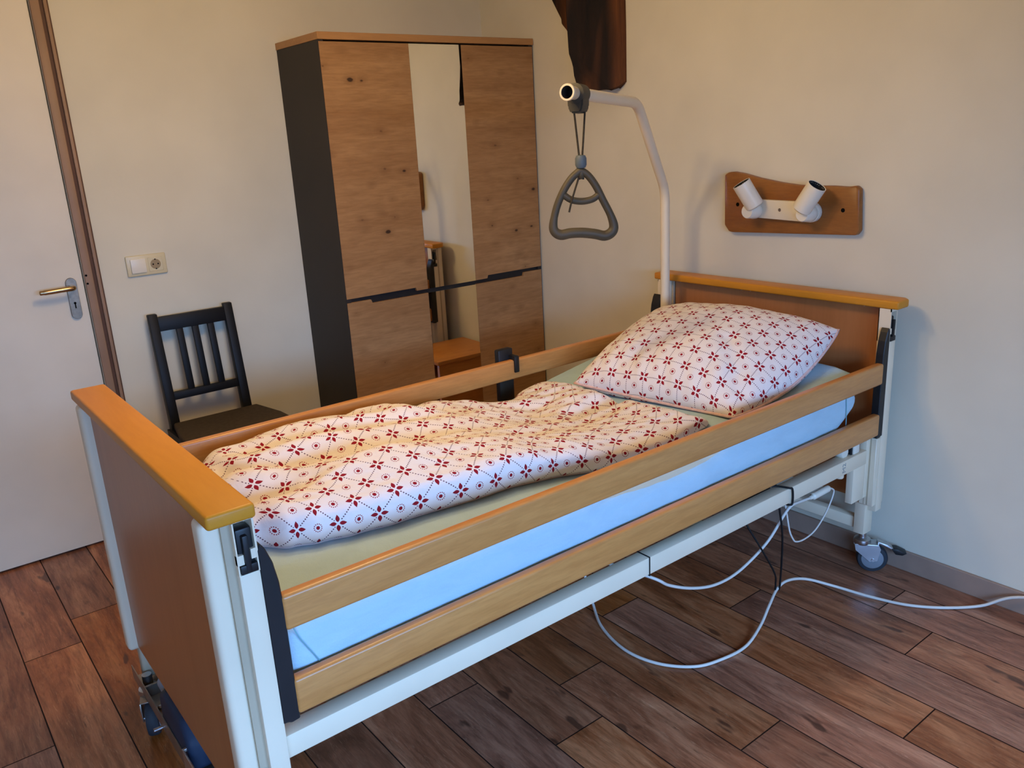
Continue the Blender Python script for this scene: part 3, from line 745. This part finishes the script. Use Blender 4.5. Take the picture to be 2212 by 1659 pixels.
for side in (1, -1):
    pp_ = [[pil(cl(i/G), cl(j/G), side) for j in range(G+1)] for i in range(G+1)]
    g_ = [[b.verts.new(pp_[i][j]) for j in range(G+1)] for i in range(G+1)]
    U_ = [[0]*(G+1) for _ in range(G+1)]; V_ = [[0]*(G+1) for _ in range(G+1)]
    for j in range(G+1):
        for i in range(G//2+1, G+1): U_[i][j] = U_[i-1][j]+(pp_[i][j]-pp_[i-1][j]).length
        for i in range(G//2-1, -1, -1): U_[i][j] = U_[i+1][j]-(pp_[i][j]-pp_[i+1][j]).length
    for i in range(G+1):
        for j in range(G//2+1, G+1): V_[i][j] = V_[i][j-1]+(pp_[i][j]-pp_[i][j-1]).length
        for j in range(G//2-1, -1, -1): V_[i][j] = V_[i][j+1]-(pp_[i][j]-pp_[i][j+1]).length
    for i in range(G):
        for j in range(G):
            f = b.faces.new((g_[i][j], g_[i][j+1], g_[i+1][j+1], g_[i+1][j]))
            for l, (a_, c_) in zip(f.loops, ((i, j), (i, j+1), (i+1, j+1), (i+1, j))):
                l[uvl].uv = (U_[a_][c_]/LATP+20.3, V_[a_][c_]/LATP+20.4)
bmesh.ops.remove_doubles(b, verts=b.verts[:], dist=.0004)
bmesh.ops.recalc_face_normals(b, faces=b.faces[:])
pl = obj('pillow', b, m_print, None, 'all')
tag(pl, 'large square white pillow with red flowers propped at the headboard', 'pillow')
per = [pil(i/24, 0, 1) for i in range(24)]+[pil(1, i/24, 1) for i in range(24)]+[pil(1-i/24, 1, 1) for i in range(24)]+[pil(0, 1-i/24, 1) for i in range(24)]
obj('piping', MB().tube(per, .0045, 8, closed=True), m_piping, pl, 'all')

# ------------------------------------------------------------------ lifting pole with its trapeze handle
tp = thing('trapeze_pole', (-.21, -1.36, .40), 'cream bent steel lifting pole standing at the head corner of the bed', 'pole')
PB, K1, K2, PE = Vector((-.201, -1.356, .40)), Vector((-.201, -1.355, 1.282)), Vector((-.478, -1.479, 1.590)), Vector((-.994, -1.708, 1.612))
def bend(a, c, d, r, n=6):
    p0 = c+(a-c).normalized()*r; p1 = c+(d-c).normalized()*r
    return [p0*(1-t)**2+c*2*t*(1-t)+p1*t*t for t in [i/n for i in range(n+1)]]
path = [PB]+bend(PB, K1, K2, .05)+bend(K1, K2, PE, .05)+[PE]
ax = (PE-K2).normalized()
obj('pole_tube', MB().tube(path, .0175, 20, cap=False).lathe([(.0172, -.02), (.0172, .001), (.0222, .001), (.0232, -.003), (.0226, -.009), (.0185, -.014), (.0172, -.06)], PE, ax, 24, cap=False), m_cream, tp, True)
obj('pole_socket', MB().lathe([(.026, 0), (.026, .12), (.024, .124)], (-.201, -1.356, .36), (0, 0, 1), 20), m_cream2, tp, True)
cl_ = PE-ax*.075
bc = Vector((cl_.x, cl_.y, cl_.z))
obj('tube_bore', MB().lathe([(.001, -.09), (.0168, -.09), (.0169, -.001)], PE, ax, 20, cap=False), m_grey, tp)  # grey liner: shade inside the open tube end put into its colour

th = thing('hanging_trapeze', (bc.x, bc.y, 1.2), 'grey triangular grab handle hanging by a strap from the lifting pole', 'trapeze')
side_ = Vector((ax.y, -ax.x, 0)).normalized()
# sleeve around the pole
mb = MB().lathe([(.0182, -.028), (.027, -.026), (.0275, .024), (.0182, .026)], bc, ax, 28)
sp_ = [(-.024, -.005), (.024, -.005), (.023, -.035), (.015, -.052), (-.015, -.052), (-.023, -.035)]
b2 = bmesh.new(); F, R_ = [], []
for a_, z_ in sp_:
    F.append(b2.verts.new(bc+side_*0+ax*0+Vector((0, 0, z_))+ax*.024+side_*a_)); R_.append(b2.verts.new(bc+Vector((0, 0, z_))-ax*.026+side_*a_))
b2.faces.new(F); b2.faces.new(R_[::-1])
for i in range(6): b2.faces.new((F[i], R_[i], R_[(i+1) % 6], F[(i+1) % 6]))
bmesh.ops.recalc_face_normals(b2, faces=b2.faces[:]); bmesh.ops.bevel(b2, geom=b2.edges[:], offset=.004, segments=2, affect='EDGES')
mb.add(b2); obj('pole_sleeve', mb, m_grey, th, True)
# handle lies in the plane facing the camera side: horizontal direction hd
hd = Vector((.82, -.57, 0)).normalized()
zt = 1.345
def hp_(a_, z_): return Vector((bc.x+.004, bc.y, 0))+hd*a_+Vector((0, 0, z_))
zs, zk = bc.z-.046, 1.425
strap = MB()
for s_ in (-1, 1): strap.tube([hp_(s_*.017, zs+.012), hp_(s_*.0155, zs), hp_(s_*.005, zk+.02), hp_(s_*.004, zk-.02), hp_(s_*.006, 1.375)], .0028, 8)
strap.tube(smooth_path([hp_(-.006, 1.385), hp_(-.012, 1.35)-ax*-.016, hp_(-.022, 1.318)-ax*-.018, hp_(-.031, 1.285)-ax*-.018], 6), .0028, 8)
obj('strap', strap, m_strap, th, True)
obj('slider', MB().lathe([(.004, -.019), (.013, -.017), (.0165, -.009), (.0165, .009), (.013, .017), (.004, .019)], hp_(0, zk), (0, 0, 1), 24), m_bluegrey, th, True)
hpath = [(0, .165), (.022, .148), (.045, .112), (.068, .060), (.090, .010), (.100, -.030), (.092, -.052), (.070, -.062), (.040, -.054), (0, -.047), (-.040, -.046), (-.070, -.050), (-.090, -.036), (-.093, -.008), (-.080, .048), (-.058, .100), (-.034, .138), (-.014, .158)]
zb = 1.262
def tilt(a_, z_): return hp_(a_*.92, zb+z_*.83)
hr = []
pp = smooth_path([tilt(*q_) for q_ in hpath], 5, True)
for p_ in pp: hr.append(lerp(.0150, .0108, min(1, max(0, (p_.z-1.222)/.05))))
obj('grip', MB().tube(pp, hr, 14, closed=True).tube(smooth_path([tilt(-.062, .092), tilt(-.035, .070), tilt(0, .062), tilt(.035, .068), tilt(.06, .088)], 5), .0098, 12), m_grip, th, 'all')
obj('loop_lug', MB().lathe([(.003, -.016), (.009, -.010), (.011, .004), (.006, .014)], hp_(.0, zb+.130), (0, 0, 1), 16), m_grip, th, True)

# ------------------------------------------------------------------ cables
wc = [(-1.35, -1.80, .43), (-1.18, -1.93, .36), (-1.096, -2.10, .332), (-1.031, -2.11, .285), (-.932, -2.115, .238), (-.827, -2.115, .209), (-.718, -2.115, .212), (-.61, -2.13, .27), (-.555, -2.15, .352), (-.53, -2.158, .378), (-.479, -2.152, .372), (-.416, -2.15, .3645)]
pc = tag(obj('power_cable', MB().tube(smooth_path(wc, 8), .0045, 10), m_wcable, None, 'all'), 'white cable sagging in a loop under the near frame beam', 'cable')
wc2 = [(-1.0, -1.60, .30), (-.955, -1.67, .12), (-.954, -1.711, .02), (-1.016, -1.818, .006), (-1.05, -1.953, .006), (-1.028, -2.063, .006), (-.961, -2.145, .006), (-.874, -2.176, .006), (-.775, -2.185, .008), (-.672, -2.162, .022), (-.598, -2.140, .050), (-.520, -2.115, .068), (-.455, -2.110, .070), (-.375, -2.125, .050), (-.30, -2.18, .018), (-.256, -2.288, .006), (-.218, -2.391, .006), (-.151, -2.476, .006), (-.07, -2.55, .012), (-.035, -2.64, .068), (-.03, -2.85, .13)]
tag(obj('mains_cable', MB().tube(smooth_path(wc2, 8), .0047, 10), m_wcable, None, 'all'), 'long white mains cable curling over the floor in front of the bed', 'cable')
th_ = [(-.312, -2.15, .366), (-.292, -2.15, .357), (-.280, -2.15, .343), (-.296, -2.15, .310), (-.329, -2.15, .272), (-.379, -2.15, .238), (-.435, -2.15, .228), (-.481, -2.15, .235), (-.502, -2.15, .254), (-.522, -2.15, .29), (-.538, -2.148, .352), (-.545, -2.140, .40), (-.53, -2.10, .43)]
tag(obj('control_cable', MB().tube(smooth_path(th_, 8), .0028, 8), m_wcable, None, 'all'), 'thin white cable loop hanging at the head end under the bed', 'cable')
tag(obj('cable_plug', MB().tube([(-.418, -2.15, .3645), (-.404, -2.15, .3645), (-.400, -2.15, .3645), (-.330, -2.15, .3655), (-.318, -2.15, .3658), (-.312, -2.15, .366)], [.006, .0075, .0115, .0115, .0115, .008], 16), m_white, None, True), 'white cylindrical cable coupling under the frame beam near the head end', 'plug')
bcp = [(-.66, -2.12, .47), (-.62, -2.16, .4715), (-.602, -2.194, .4705), (-.588, -2.1965, .462), (-.585, -2.1965, .42), (-.592, -2.192, .4125), (-.600, -2.165, .4125), (-.597, -2.16, .40), (-.565, -2.155, .28), (-.52, -2.125, .10), (-.512, -2.116, .064), (-.505, -2.112, .063)]
bd = tag(obj('black_cord', MB().tube(smooth_path(bcp, 6), .0032, 8), m_bcord, None, 'all'), 'black cord looped round the frame beam and holding up the white cable', 'cord')
bcp2 = [(-.70, -2.09, .398), (-.69, -2.12, .345), (-.645, -2.145, .255), (-.575, -2.14, .155), (-.545, -2.125, .10), (-.535, -2.118, .073)]
tag(obj('motor_lead', MB().tube(smooth_path(bcp2, 6), .003, 8), m_bcord, None, 'all'), 'black lead running slanted from under the bed to the white cable', 'cable')
tag(obj('cable_tie', MB().tube([(-1.2, -2.148, .4685), (-1.2, -2.1935, .4685), (-1.2, -2.1935, .4165), (-1.2, -2.148, .4165)], .0018, 6), m_bcord, None), 'thin dark tie wrapped round the middle of the near frame beam', 'tie')
